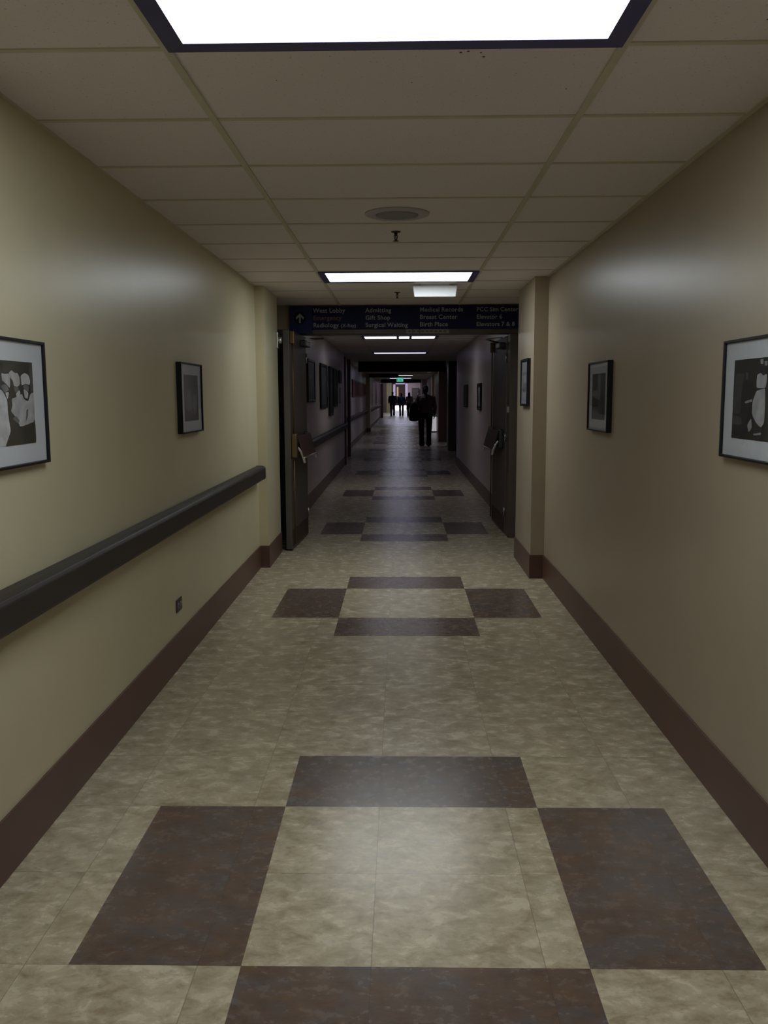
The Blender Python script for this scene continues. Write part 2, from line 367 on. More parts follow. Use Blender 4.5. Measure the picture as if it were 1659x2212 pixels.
# ------------------------------------------------------------------ baseboards
def base(name, path, side, h=0.195, t=0.009):
    return struct(name, MB().prism(strip(path, t, side), 0, h), 'base', bevel=0.003)
base('baseboard_left', [(XL, -4.5), (XL, 7.60), (PLX, 7.60), (PLX, 8.40), (-1.30, 8.40), (-1.30, 9.25)], -1)
base('baseboard_right', [(XR, -4.5), (XR, 7.14), (PRX, 7.14), (PRX, 8.10), (1.26, 8.10), (1.26, 9.25)], 1)
base('baseboard_left.001', [(W2L, 9.45), (W2L, 19.25)], -1)
base('baseboard_right.001', [(W2R, 9.45), (W2R, 19.2)], 1)
base('baseboard_left.002', [(W3L, 22.1), (W3L, 37.2), (-1.27, 37.2), (-1.27, 38.0), (-1.38, 38.0), (-1.38, YE)], -1, 0.16)
base('baseboard_right.002', [(1.50, 29.6), (1.50, 40), (1.42, 40), (1.42, YE)], 1, 0.16)

# ------------------------------------------------------------------ cross-corridor door frame
fr = MB().box(-1.30, -1.085, 9.22, 9.44, 0, 2.115).box(1.135, 1.26, 9.22, 9.44, 0, 2.115).box(-1.30, 1.26, 9.22, 9.44, 2.115, 2.165)
struct('trim_7', fr, 'trim_dark', bevel=0.004)
stp = MB().box(1.115, 1.136, 9.26, 9.30, 1.31, 1.37)
struct('strike_plate', stp, 'steel', bpy.data.objects['trim_7'])

def door_leaf(name, label, loc, rz, length):
    d = thing(name, label, 'door', loc, rz); d['kind'] = 'structure'
    n0 = -0.06
    MB().box(0, length, n0, 0, 0.012, 2.105).build('leaf', 'door', d, 0.004)
    MB().box(0.02, length - 0.02, 0.0, 0.003, 0.03, 0.20).build('kick_plate', 'push', d)
    MB().box(length - 0.0035, length + 0.002, n0 + 0.004, -0.004, 0.02, 2.10).build('edge_strip', 'door', d)
    r = MB().tube((length - 0.06, 0.022, 1.12), (length - 0.06, 0.022, 2.00), 0.007, n=10)
    r.tube((length - 0.06, 0.022, 0.06), (length - 0.06, 0.022, 0.93), 0.007, n=10)
    r.build('vertical_rod', 'bronze', d)
    MB().box(length - 0.09, length - 0.03, 0, 0.045, 1.98, 2.095).build('top_latch', 'bronze', d, 0.006)
    cs = MB().box(length - 0.095, length - 0.02, 0, 0.055, 0.90, 1.13); cs.build('latch_case', 'bronze', d, 0.012, 3)
    MB().box(0.14, 0.215, 0, 0.05, 0.92, 1.12).build('hinge_case', 'dark_steel', d, 0.012, 3)
    for u, nm in ((length - 0.10, 'push_arm'), (0.18, 'push_arm')):
        a = MB().loft([[(u - 0.014, y - 0.012, z), (u + 0.014, y - 0.012, z), (u + 0.014, y + 0.012, z), (u - 0.014, y + 0.012, z)] for y, z in ((0.05, 1.00), (0.085, 0.95), (0.110, 0.885), (0.118, 0.845))])
        a.build(nm, 'steel', d, 0.004)
    MB().loft([[(u, 0.052, 1.10), (u, 0.060, 1.11), (u, 0.117, 0.905), (u, 0.108, 0.90)] for u in (0.17, length - 0.085)]).build('push_panel', 'push', d, 0.002)
    MB().tube((0.165, 0.114, 0.895), (length - 0.09, 0.114, 0.895), 0.010).build('push_bar', 'steel', d)
    c = MB().box(0.10, 0.40, 0.0, 0.065, 1.985, 2.045); cl = c.build('closer', 'dark_steel', d, 0.01, 3)
    ca = MB().tube((0.33, 0.035, 2.052), (0.12, 0.20, 2.075), 0.009).tube((0.12, 0.20, 2.075), (-0.02, 0.05, 2.085), 0.009).build('closer_arm', 'steel', cl)
    hg = MB()
    for z in (0.25, 1.05, 1.88):
        MB().tube((-0.004, 0.004, z - 0.05), (-0.004, 0.004, z + 0.05), 0.008).build('hinge', 'steel', d)
    return d
door_leaf('door_1', 'taupe corridor door swung open towards the viewer against the wall with the silver holder', (-0.985, 9.47, 0), -math.pi / 2 - 0.048, 1.03)
door_leaf('door_2', 'taupe corridor door swung open away from the viewer, past the sign', (1.128, 9.47, 0), math.pi / 2 + 0.026, 1.07)
hd = thing('door_holder', 'silver magnetic holder on the wall end behind the open taupe door', 'door holder', (PLX, 8.34, 2.0))
MB().box(0, 0.018, -0.045, 0.045, -0.075, 0.075).build('mount_plate', 'steel', hd, 0.004)
MB().tube((0.018, 0, 0.0), (0.05, 0, 0.0), 0.032, 0.030, 20).build('magnet', 'steel', hd)

# ------------------------------------------------------------------ ceiling lights
def ceiling_light(y1, s, col, label, dividers=()):
    t = thing('ceiling_light', label, 'light', (0, y1 - GRID / 2, ZC), 0, None)
    hw, hd_, b = 0.603, GRID / 2 - 0.004, 0.050
    fr = MB()
    out = [(-hw, -hd_), (hw, -hd_), (hw, hd_), (-hw, hd_)]; inn = [(-hw + b, -hd_ + b), (hw - b, -hd_ + b), (hw - b, hd_ - b), (-hw + b, hd_ - b)]
    vs = [(x, y, -0.013) for x, y in out] + [(x, y, -0.010) for x, y in inn] + [(x, y, 0.0) for x, y in out] + [(x, y, 0.0) for x, y in inn]
    fs = []
    for i in range(4):
        j = (i + 1) % 4
        fs += [(j, i, 4 + i, 4 + j), (i, j, 8 + j, 8 + i), (4 + j, 4 + i, 12 + i, 12 + j), (8 + i, 8 + j, 12 + j, 12 + i)]
    fr.add(vs, fs); fr.build('frame', 'navy', t)
    m = emit('lit_diffuser_%d' % int(y1 * 10), col, s)
    MB().box(-hw + b - 0.004, hw - b + 0.004, -hd_ + b - 0.004, hd_ - b + 0.004, -0.0085, -0.001).build('diffuser', m, t)
    for x in dividers:
        MB().box(x - 0.02, x + 0.02, -hd_ + b, hd_ - b, -0.0125, -0.0086).build('divider', 'navy', t)
    return t
LL = ['large bright fluorescent panel with navy frame, nearest overhead at the top of the picture', 'bright fluorescent panel with dark frame beyond the round speaker, above the sign',
      'dim panel light cut into three strips just under the blue direction sign', 'lilac white panel light beyond the three-strip light, in the dark hall',
      None, None, 'short pale green light strip beside the green exit sign far down the hall', None, None, None]
for i, (y, s, c) in enumerate(LAMPS):
    lab = LL[i] or 'hall ceiling light hidden from the front by the hanging dark signs'
    t = ceiling_light(y, s, c, lab, (-0.03, 0.17) if i == 2 else ())
    if LL[i] is None: t['group'] = 'ceiling lights behind the hanging signs'
if LAMP_NEAR_BEHIND:
    ceiling_light(*LAMP_NEAR_BEHIND, 'navy framed fluorescent panel overhead behind the viewpoint')

for y, s_ in LOBBY_FILL_LAMPS:  # added fill panels, kept out of view above the lobby
    t = thing('ceiling_light', 'added lobby fill light, out of view behind the farthest black sign', 'light', (0, y, 3.2), 0, 'added lobby fill lights')
    MB().box(-1.25, 1.25, -0.65, -0.60, -0.02, 0).box(-1.25, 1.25, 0.60, 0.65, -0.02, 0).box(-1.25, -1.2, -0.60, 0.60, -0.02, 0).box(1.2, 1.25, -0.60, 0.60, -0.02, 0).build('frame', 'white', t)
    MB().box(-1.2, 1.2, -0.6, 0.6, -0.012, -0.002).build('diffuser', emit('lobby_fill_diffuser_%d' % int(y), (0.74, 0.76, 1.0), s_), t)
# ------------------------------------------------------------------ ceiling fittings
sp = thing('ceiling_speaker', 'round pale lavender ceiling speaker between the two bright panels', 'speaker', (-0.002, 4.69, ZC))
MB().lathe([(0.105, -0.004), (0.112, -0.010), (0.150, -0.010), (0.163, -0.006), (0.166, 0.0)], (0, 0, 0), 48).build('rim', 'speaker', sp)
MB().lathe([(0.02, -0.0135), (0.07, -0.013), (0.108, -0.0102), (0.108, -0.006)], (0, 0, 0), 48).build('grille', 'grille', sp)
def sprinkler(loc, label):
    t = thing('fire_sprinkler', label, 'sprinkler', loc, 0)
    MB().lathe([(0.028, 0.0), (0.027, -0.004), (0.018, -0.007)], (0, 0, 0), 24).build('escutcheon', 'dark_steel', t)
    b = MB().lathe([(0.009, -0.004), (0.009, -0.022), (0.006, -0.025)], (0, 0, 0), 16)
    b.tube((-0.011, 0, -0.022), (-0.004, 0, -0.050), 0.0025).tube((0.011, 0, -0.022), (0.004, 0, -0.050), 0.0025).tube((0, 0, -0.022), (0, 0, -0.05), 0.003)
    b.build('body', 'dark_steel', t)
    MB().lathe([(0.004, -0.049), (0.017, -0.052), (0.017, -0.054), (0.004, -0.054)], (0, 0, 0), 18).build('deflector', 'dark_steel', t)
sprinkler((-0.011, 5.19, ZC), 'small dark ceiling sprinkler just past the round speaker')
sprinkler((-0.015, 8.15, ZC), 'small dark ceiling sprinkler beside the white box, above the blue sign')
bx = thing('ceiling_box', 'blank white tapered box hanging from the ceiling just behind the second bright panel', 'light box', (0.303, 7.60, ZC))
MB().loft([[(-a, -d, z), (a, -d, z), (a, d, z), (-a, d, z)] for a, d, z in ((0.186, 0.03, -0.012), (0.172, 0.026, -0.105))]).build('housing', 'white', bx, 0.006)
MB().box(-0.12, 0.12, -0.025, 0.025, -0.013, 0.0).build('canopy', 'white', bx, 0.003)

# ------------------------------------------------------------------ direction sign
def text_mesh(body, size, mat, parent, x, z, y, name='lettering', bold=0.0):
    if ' ' in body:
        for wd in body.split(' '):
            q = text_mesh(wd, size, mat, parent, x, z, y, name, bold)
            x += max(v.co.x for v in q.data.vertices) + 0.33 * size
        return q
    c = bpy.data.curves.new(name, 'FONT'); c.body = body; c.size = size; c.extrude = 0.0012; c.offset = bold; c.space_character = 1.08
    o = bpy.data.objects.new(name, c); COL.objects.link(o)
    bpy.context.view_layer.update()
    me = bpy.data.meshes.new_from_object(o.evaluated_get(bpy.context.evaluated_depsgraph_get())); me.name = name
    COL.objects.unlink(o); bpy.data.objects.remove(o)
    me.materials.clear(); me.materials.append(M[mat])
    q = bpy.data.objects.new(name, me); COL.objects.link(q); q.parent = parent
    q.location = (x, y, z); q.rotation_euler = (math.pi / 2, 0, 0)
    return q
SY = 9.19
def px(u): return CAM.x + (u - 865.7) / F_PX * SY
sg = thing('direction_sign', 'wide navy direction sign with up arrow and four columns of lettering over the doorway', 'sign', (0, SY, 0))
MB().box(px(678), px(1117.5), 0.0, 0.04, 2.163, 2.392).build('panel', 'sign', sg, 0.003)
MB().box(px(630), px(678), -0.006, 0.04, 2.120, 2.392).build('arrow_panel', 'sign2', sg, 0.003)
ax, az = px(652), 1.4837 + (855.5 - 691) / F_PX * SY
MB().tube((ax, -0.006, az), (ax, -0.0085, az), 0.062, n=40, smooth=False).build('arrow_disc', 'sign_black', sg)
ar = [(-0.009, -0.05), (0.009, -0.05), (0.009, 0.012), (0.036, -0.014), (0.042, 0.008), (0, 0.048), (-0.042, 0.008), (-0.036, -0.014), (-0.009, 0.012)]
am = MB(); n = len(ar)
am.add([(ax + x, -0.0085, az + z) for x, z in ar] + [(ax + x, -0.0105, az + z) for x, z in ar], [tuple(range(n, 2 * n))] + [(i, (i + 1) % n, n + (i + 1) % n, n + i) for i in range(n)])
am.build('arrow', 'text', sg)
rows = [(('West Lobby', 'Emergency', 'Radiology (X-Ray)'), 680), (('Admitting', 'Gift Shop', 'Surgical Waiting'), 791), (('Medical Records', 'Breast Center', 'Birth Place'), 906), (('PCC Sim Center', 'Elevator 6', 'Elevators 7 & 8'), 1026)]
for lines, u in rows:
    for i, s in enumerate(lines):
        zc = 1.4837 + (855.5 - (679.5, 694.8, 710.0)[i]) / F_PX * SY
        if u > 900: zc += 0.004
        red = s == 'Emergency'
        if s.startswith('Radiology'):
            text_mesh('Radiology', 0.061, 'text', sg, px(u), zc, -0.001, bold=0.0011)
            text_mesh('(X-Ray)', 0.046, 'text', sg, px(u) + 0.282, zc, -0.001, bold=0.0008)
        else:
            text_mesh(s, 0.061 if u < 1000 else 0.058, 'text_red' if red else 'text', sg, px(u), zc, -0.001, bold=0.0011)
nt_ = thing('notice_strip', 'narrow pale notice strip on the door header under the blue sign', 'notice', (0.29, 9.218, 2.138))
MB().box(-0.22, 0.22, -0.004, 0.002, -0.022, 0.022).build('strip', 'paper', nt_)
mk = MB()
for i in range(9): mk.box(-0.20 + i * 0.045, -0.17 + i * 0.045, -0.005, -0.004, -0.006, 0.008)
for x in (-0.16, -0.085): mk.box(x, x + 0.012, -0.005, -0.004, -0.022, 0.022)
mk.build('print', 'base', nt_)

# ------------------------------------------------------------------ handrails
def handrail(label, y0, y1, xw, z0=0.79, z1=0.905, proj=0.083, cap0=False):
    """crash rail on the left wall, running along +y"""
    h = z1 - z0
    prof = [(0.028, 0.10), (0.055, 0.0), (0.078, 0.02), (0.083, 0.12), (0.083, 0.80), (0.074, 0.93), (0.055, 0.99), (0.012, 1.0), (0.012, 0.90), (0.028, 0.86)]
    ring = lambda y, k, dz: [(xw + max(0.003, x * k), y, z0 + h * (0.5 + (t - 0.5) * dz)) for x, t in prof]
    t = thing('handrail', label, 'handrail', (0, 0, 0))
    R = [ring(y0, 1, 1), ring(y1 - 0.10, 1, 1)]
    MB().loft(R, smooth=False).build('rail', 'rail', t, 0.004)
    R = [ring(y1 - 0.098, 1.03, 1.02), ring(y1 - 0.04, 1.0, 1.0), ring(y1 - 0.012, 0.80, 0.92), ring(y1, 0.45, 0.75)]
    MB().loft(R, smooth=True).build('end_cap', 'rail', t)
    if cap0:
        R = [ring(y0, 0.45, 0.75), ring(y0 + 0.015, 0.85, 0.95), ring(y0 + 0.05, 1.03, 1.02), ring(y0 + 0.098, 1.03, 1.02)]
        MB().loft(R, smooth=True).build('end_cap', 'rail', t)
    y = y0 + 0.6
    while y < y1 - 0.2:
        MB().box(xw, xw + 0.034, y - 0.03, y + 0.03, z0 + 0.03, z1 - 0.03).build('bracket', 'rail', t); y += 1.6
handrail('long charcoal brown handrail along the near cream wall', -4.4, 7.52, XL)
handrail('dark handrail on the grey wall past the open doors, under the row of dark pictures', 10.6, 19.2, W2L, 0.80, 0.915, cap0=True)
handrail('short dark handrail far along the hall, under the maroon notice board', 23.6, 36.9, W3L, 0.79, 0.92, cap0=True)
handrail('farthest dark handrail, beyond the cream pilaster', 38.6, 60.5, -1.38, 0.79, 0.92, cap0=True)

# ------------------------------------------------------------------ wall outlet
ou = thing('wall_outlet', 'small dark metal outlet plate low on the cream wall under the handrail', 'outlet', (XL, 4.77, 0.345), math.pi / 2)
MB().box(-0.058, 0.058, -0.006, 0, -0.036, 0.036).build('plate', 'dark_steel', ou, 0.003)
for x in (-0.026, 0.026):
    s_ = MB().tube((x, -0.0058, 0), (x, -0.008, 0), 0.016, n=20).build('socket', 'grille', ou)
    MB().box(x - 0.008, x - 0.005, -0.0086, -0.0078, -0.006, 0.006).box(x + 0.005, x + 0.008, -0.0086, -0.0078, -0.006, 0.006).build('slot', 'frame', s_)

# ------------------------------------------------------------------ framed photographs
def picture(label, wall_x, side, y_left, width, z0, height, shapes, bg=0.015, mw=(0.18, 0.175), border=0.0095, depth=0.026, mat='mat', group=None, glass=True, lean=0.0):
    """side -1: on the left wall; +1: on the right wall. local X runs along the picture, -Y into the room"""
    rz = math.pi / 2 if side < 0 else -math.pi / 2
    t = thing('framed_photograph', label, 'picture', (wall_x, y_left, z0), rz, group)
    W_, H_, b = width, height, border
    f = MB()
    prof = [(0, 0), (0, -depth), (b * 0.75, -depth), (b, -depth + 0.004), (b, -0.004)]
    rings = []
    for d, y in prof:
        rings.append([(d, y, d), (W_ - d, y, d), (W_ - d, y, H_ - d), (d, y, H_ - d)])
    f.loft(rings, 0, False); f.build('frame', 'frame', t)
    MB().box(b * 0.8, W_ - b * 0.8, -depth + 0.010, -0.003, b * 0.8, H_ - b * 0.8).build('mat_board', mat, t)
    y = -depth + 0.0098
    sx, sz = mw
    P = MB(); mats = [grey(bg)]
    P.box(sx * W_, (1 - sx) * W_, y - 0.0004, y + 0.001, sz * H_, (1 - sz) * H_, 0)
    for i, (v, poly) in enumerate(shapes):
        g_ = grey(v)
        if g_ not in mats: mats.append(g_)
        yy = y - 0.0007 - 0.00006 * i
        for _ in range(1):
            n_ = len(poly)
            poly = [q for a_, b_ in ((poly[h], poly[(h + 1) % n_]) for h in range(n_)) for q in ((a_[0] * .86 + b_[0] * .14, a_[1] * .86 + b_[1] * .14), (a_[0] * .14 + b_[0] * .86, a_[1] * .14 + b_[1] * .86))]
        pts = [(min(max(s, sx + .001), 1 - sx - .001) * W_, yy, min(max(q, sz + .001), 1 - sz - .001) * H_) for s, q in poly]
        a = sum(pts[k][0] * pts[(k + 1) % len(pts)][2] - pts[(k + 1) % len(pts)][0] * pts[k][2] for k in range(len(pts)))
        if a < 0: pts = pts[::-1]
        P.add(pts, [tuple(range(len(pts)))], mats.index(g_))
    P.build('print', mats, t)
    if glass: MB().box(b * 0.9, W_ - b * 0.9, -depth + 0.0055, -depth + 0.0075, b * 0.9, H_ - b * 0.9).build('glass', 'glass', t)
    if lean: t.rotation_euler = (lean, 0, rz)
    return t

A1 = [(0.55, [(0.182, 0.60), (0.294, 0.6), (0.351, 0.604), (0.386, 0.58), (0.404, 0.557), (0.429, 0.52), (0.429, 0.428), (0.441, 0.346), (0.455, 0.289), (0.384, 0.194), (0.373, 0.174), (0.182, 0.174)]),
 (0.5, [(0.369, 0.729), (0.412, 0.721), (0.467, 0.726), (0.484, 0.704), (0.482, 0.644), (0.469, 0.617), (0.441, 0.639), (0.396, 0.664), (0.373, 0.669)]),
 (0.18, [(0.355, 0.632), (0.404, 0.647), (0.441, 0.632), (0.463, 0.6), (0.412, 0.585), (0.388, 0.585)]), (0.5, [(0.406, 0.582), (0.457, 0.587), (0.447, 0.552), (0.431, 0.53)]),
 (0.42, [(0.467, 0.731), (0.51, 0.754), (0.553, 0.734), (0.594, 0.734), (0.622, 0.697), (0.622, 0.647), (0.582, 0.627), (0.531, 0.634), (0.52, 0.672), (0.482, 0.701)]),
 (0.12, [(0.525, 0.629), (0.592, 0.627), (0.6, 0.597), (0.547, 0.58)]),
 (0.42, [(0.49, 0.535), (0.553, 0.547), (0.639, 0.575), (0.667, 0.53), (0.729, 0.512), (0.771, 0.575), (0.827, 0.587), (0.825, 0.348), (0.59, 0.313), (0.563, 0.351), (0.518, 0.403), (0.471, 0.438), (0.494, 0.48)]),
 (0.46, [(0.551, 0.572), (0.606, 0.604), (0.62, 0.58), (0.596, 0.552), (0.563, 0.547)]),
 (0.06, [(0.763, 0.813), (0.818, 0.816), (0.818, 0.592), (0.771, 0.587)]),
 (0.5, [(0.633, 0.714), (0.694, 0.739), (0.753, 0.724), (0.775, 0.677), (0.761, 0.644), (0.702, 0.654), (0.641, 0.637)]),
 (0.16, [(0.657, 0.629), (0.702, 0.652), (0.749, 0.637), (0.739, 0.592), (0.696, 0.6)]), (0.46, [(0.665, 0.614), (0.737, 0.585), (0.722, 0.535), (0.678, 0.54)]),
 (0.08, [(0.69, 0.443), (0.72, 0.455), (0.712, 0.398), (0.675, 0.348)]), (0.15, [(0.484, 0.381), (0.537, 0.403), (0.586, 0.361), (0.563, 0.341)]),
 (0.007, [(0.394, 0.189), (0.494, 0.289), (0.59, 0.311), (0.825, 0.351), (0.82, 0.177), (0.373, 0.174)])]
A2 = [(0.05, [(0.204, 0.717), (0.378, 0.712), (0.322, 0.61), (0.32, 0.387), (0.19, 0.38)]), (0.06, [(0.19, 0.367), (0.335, 0.35), (0.353, 0.288), (0.18, 0.288)]), (0.1, [(0.378, 0.722), (0.418, 0.717), (0.418, 0.663), (0.384, 0.658)]),
 (0.04, [(0.73, 0.8), (0.82, 0.8), (0.82, 0.3), (0.74, 0.3)]),
 (0.3, [(0.602, 0.814), (0.649, 0.816), (0.653, 0.777), (0.612, 0.779)]), (0.3, [(0.667, 0.797), (0.712, 0.797), (0.716, 0.762), (0.678, 0.764)]),
 (0.4, [(0.567, 0.695), (0.618, 0.71), (0.661, 0.685), (0.712, 0.7), (0.722, 0.65), (0.702, 0.588), (0.567, 0.591), (0.561, 0.643)]),
 (0.38, [(0.569, 0.568), (0.631, 0.578), (0.702, 0.588), (0.712, 0.439), (0.708, 0.318), (0.661, 0.28), (0.584, 0.315), (0.512, 0.382), (0.51, 0.462), (0.531, 0.516)]),
 (0.3, [(0.369, 0.479), (0.5, 0.504), (0.514, 0.484), (0.404, 0.467)]), (0.3, [(0.443, 0.293), (0.504, 0.35), (0.524, 0.273), (0.473, 0.233)]), (0.3, [(0.549, 0.226), (0.675, 0.243), (0.667, 0.223), (0.561, 0.213)]),
 (0.015, [(0.325, 0.449), (0.341, 0.638), (0.431, 0.635), (0.445, 0.511), (0.371, 0.467), (0.494, 0.462), (0.504, 0.355), (0.422, 0.298), (0.337, 0.337)])]
A3 = [(0.12, [(0.2, 0.6), (0.4, 0.66), (0.62, 0.58), (0.8, 0.64), (0.8, 0.36), (0.2, 0.34)]), (0.2, [(0.28, 0.52), (0.40, 0.62), (0.52, 0.5), (0.5, 0.3), (0.3, 0.3)]), (0.22, [(0.56, 0.5), (0.66, 0.58), (0.76, 0.48), (0.74, 0.26), (0.6, 0.28)]),
      (0.06, [(0.30, 0.68), (0.38, 0.7), (0.40, 0.62), (0.32, 0.61)]), (0.05, [(0.62, 0.66), (0.72, 0.66), (0.72, 0.56), (0.64, 0.55)]), (0.05, [(0.25, 0.18), (0.42, 0.36), (0.46, 0.18)]), (0.04, [(0.6, 0.18), (0.72, 0.34), (0.8, 0.18)])]
A4 = [(0.14, [(0.45, 0.82), (0.62, 0.82), (0.6, 0.45), (0.46, 0.5)]), (0.2, [(0.5, 0.76), (0.58, 0.76), (0.57, 0.46), (0.5, 0.46)]), (0.18, [(0.2, 0.58), (0.46, 0.6), (0.5, 0.46), (0.2, 0.5)]), (0.02, [(0.2, 0.48), (0.5, 0.42), (0.55, 0.2), (0.25, 0.25)]),
      (0.1, [(0.2, 0.3), (0.7, 0.26), (0.78, 0.18), (0.2, 0.18)])]
picture('large framed black and white photo of white-gowned surgeons on the near cream wall', XL, -1, 2.512, 0.513, 1.264, 0.404, A1)
picture('dim framed grey photo on the cream wall above the small outlet', XL, -1, 4.885, 0.515, 1.279, 0.396, A3, 0.035, (0.17, 0.17), depth=0.030)
picture('framed photo of a figure in white on dark ground, nearest on the tan wall', XR, 1, 3.197, 0.513, 1.266, 0.404, A2, 0.018, (0.175, 0.172))
picture('dim framed grey photo on the tan wall, farther than the white-figure photo', XR, 1, 5.455, 0.515, 1.276, 0.400, A4, 0.04, (0.17, 0.17), depth=0.030)
picture('slim framed certificate on the inner face of the tan pilaster by the doorway', PRX, 1, 7.70, 0.40, 1.395, 0.390, [(0.35, [(0.2, 0.72), (0.8, 0.72), (0.8, 0.66), (0.2, 0.66)]), (0.35, [(0.2, 0.5), (0.8, 0.5), (0.8, 0.3), (0.2, 0.3)])], 0.55, (0.12, 0.10), 0.022, 0.030)
A5 = [(0.03, [(0.25, 0.5), (0.45, 0.7), (0.6, 0.6), (0.55, 0.3), (0.3, 0.25)]), (0.10, [(0.3, 0.62), (0.4, 0.66), (0.42, 0.52), (0.32, 0.5)])]
picture('dark framed picture past the doors, first in the row on the grey wall', W2L, -1, 11.55, 0.92, 1.405, 0.565, A5, 0.02, (0.10, 0.10), 0.035, 0.03, 'frame', glass=False)
picture('large dark framed picture past the doors, second in the row on the grey wall', W2L, -1, 13.42, 1.15, 1.30, 0.68, A5, 0.025, (0.08, 0.08), 0.04, 0.03, 'frame', glass=False)
picture('tall black framed picture hanging lowest in the row on the grey wall', W2L, -1, 15.0, 0.66, 1.155, 0.83, A5, 0.015, (0.08, 0.08), 0.04, 0.04, 'frame', glass=False)
picture('black framed picture right after the lowest tall one on the grey wall', W2L, -1, 15.9, 0.82, 1.295, 0.685, A5, 0.015, (0.08, 0.08), 0.04, 0.04, 'frame', glass=False)
picture('small dark framed picture hanging high, last in the row before the maroon jamb', W2L, -1, 17.45, 0.6, 1.745, 0.24, A5, 0.02, (0.08, 0.08), 0.03, 0.03, 'frame', glass=False)
nb = thing('wall_notice', 'pale notice under the small high picture at the end of the grey wall', 'notice', (W2L, 17.6, 1.5), math.pi / 2)
MB().box(0, 0.42, -0.006, 0, -0.16, 0.16).build('sheet', 'paper', nb)
picture('narrow framed picture just beyond the taupe door that opens away, the nearer of two', W2R, 1, 13.77, 0.53, 1.265, 0.405, A5, 0.2, (0.16, 0.16), 0.03, 0.028, 'frame', glass=False)
picture('narrow framed picture beyond the taupe door that opens away, the farther of two', W2R, 1, 16.65, 0.72, 1.278, 0.405, A5, 0.03, (0.1, 0.1), 0.04, 0.03, 'frame', glass=False)
nbx = thing('notice_board', 'maroon notice board on the far hall wall above the short handrail', 'notice board', (W3L, 26.2, 1.58), math.pi / 2)
MB().box(0, 9.6, -0.03, 0, -0.07, 0.36).build('board', 'maroon', nbx, 0.004)
MB().box(-0.04, 9.64, -0.035, 0, 0.36, 0.40).box(-0.04, 9.64, -0.035, 0, -0.11, -0.07).box(-0.04, 0, -0.035, 0, -0.07, 0.36).box(9.6, 9.64, -0.035, 0, -0.07, 0.36).build('frame', 'wall_maroon', nbx)

# ------------------------------------------------------------------ hanging signs far along the hall
def hanging_sign(label, x0, x1, y, z0, z1, cols, hang=True):
    t = thing('hanging_sign', label, 'sign', (0, y, 0))
    MB().box(x0, x1, -0.03, 0.03, z0, z1).build('panel', 'sign_black', t, 0.004)
    for x in (x0 + 0.15, x1 - 0.15):
        if z1 < ZC - 0.005: MB().tube((x, 0, z1), (x, 0, ZC), 0.008).build('hanger', 'dark_steel', t)
    for x, z, s, sz in cols: text_mesh(s, sz, 'text_far', t, x, z, -0.0305)
    return t
def pxy(u, y): return CAM.x + (u - 865.7) / F_PX * y
y2 = 23.9
c2 = [(pxy(794, y2), 2.27, 'West Lobby', 0.07), (pxy(794, y2), 2.18, 'Radiology', 0.07), (pxy(838, y2), 2.27, 'Admitting', 0.07), (pxy(838, y2), 2.18, 'Gift Shop', 0.07), (pxy(880, y2), 2.27, 'Medical Records', 0.07), (pxy(880, y2), 2.18, 'Birth Place', 0.07), (pxy(925, y2), 2.27, 'Elevator 6', 0.07), (pxy(925, y2), 2.18, 'Elevators 7 & 8', 0.07)]
hanging_sign('wide black direction sign across the dark hall, under the lilac light', pxy(775, y2), pxy(962, y2), y2, 2.125, 2.40, c2)
hanging_sign('half-width black sign with faint lettering just under the wide far sign', pxy(798, 37), pxy(861, 37), 37, 2.25, 2.40, [(pxy(803, 37), 2.29, 'Elevators', 0.13), (pxy(838, 37), 2.29, '7 & 8', 0.13)])
hanging_sign('farthest black sign, behind the green exit sign', pxy(823, 50), pxy(909, 50), 50, 2.22, 2.40, [(pxy(828, 50), 2.27, 'Lobby', 0.09), (pxy(885, 50), 2.27, 'Elevators', 0.09)])
ex = thing('exit_sign', 'small lit green exit sign hanging far down the hall above the walkers', 'exit sign', (pxy(864, 45), 45, 0))
MB().box(-0.17, 0.17, -0.03, 0.03, 2.19, 2.395).build('housing', 'white', ex, 0.004)
MB().box(-0.16, 0.16, -0.034, -0.0305, 2.20, 2.388).build('face', 'exit', ex)
text_mesh('EXIT', 0.17, 'white', ex, -0.145, 2.235, -0.0345, bold=0.002)
MB().tube((0, 0, 2.39), (0, 0, ZC), 0.02).build('mount', 'white', ex)

# small things on the far right
cb = thing('lit_panel', 'low glowing white panel box beside the wall, behind the person in the mauve sweater', 'light panel', (1.37, 36.5, 0))
MB().box(-0.12, 0.12, 0, 0.3, 0.03, 0.66).build('housing', 'steel', cb, 0.01)
MB().box(-0.10, 0.10, 0.02, 0.28, 0, 0.03).build('plinth', 'frame', cb)
MB().box(-0.11, 0.11, -0.006, 0, 0.05, 0.64).build('face', 'dim_face', cb)
vb = thing('wall_cabinet', 'dark box cabinet on the far pink partition', 'cabinet', (1.28, 79.9, 0))
MB().box(-0.28, 0.34, -0.3, 0.1, 1.25, 2.2).build('body', 'frame', vb, 0.02)
MB().box(-0.26, 0.32, -0.33, -0.3, 1.28, 2.17).build('door', 'trim_dark', vb, 0.01)
wl = thing('wall_light', 'small orange glowing strip between the walkers far down the hall', 'light', (-0.34, 99.85, 0))
MB().box(-0.07, 0.07, -0.08, -0.02, 1.5, 2.45).build('strip', 'orange_lamp', wl)
MB().box(-0.10, 0.10, -0.02, 0.1, 1.45, 2.5).build('back_plate', 'steel', wl)
mr_ = thing('ceiling_mirror', 'small pale rounded fitting high by the far right-hand wall under the wide black sign', 'mirror', (1.06, 33.2, ZC))
MB().lathe([(0.10, 0.0), (0.095, -0.03), (0.07, -0.07), (0.03, -0.09)], (0, 0, 0), 20).build('dome', 'white', mr_)

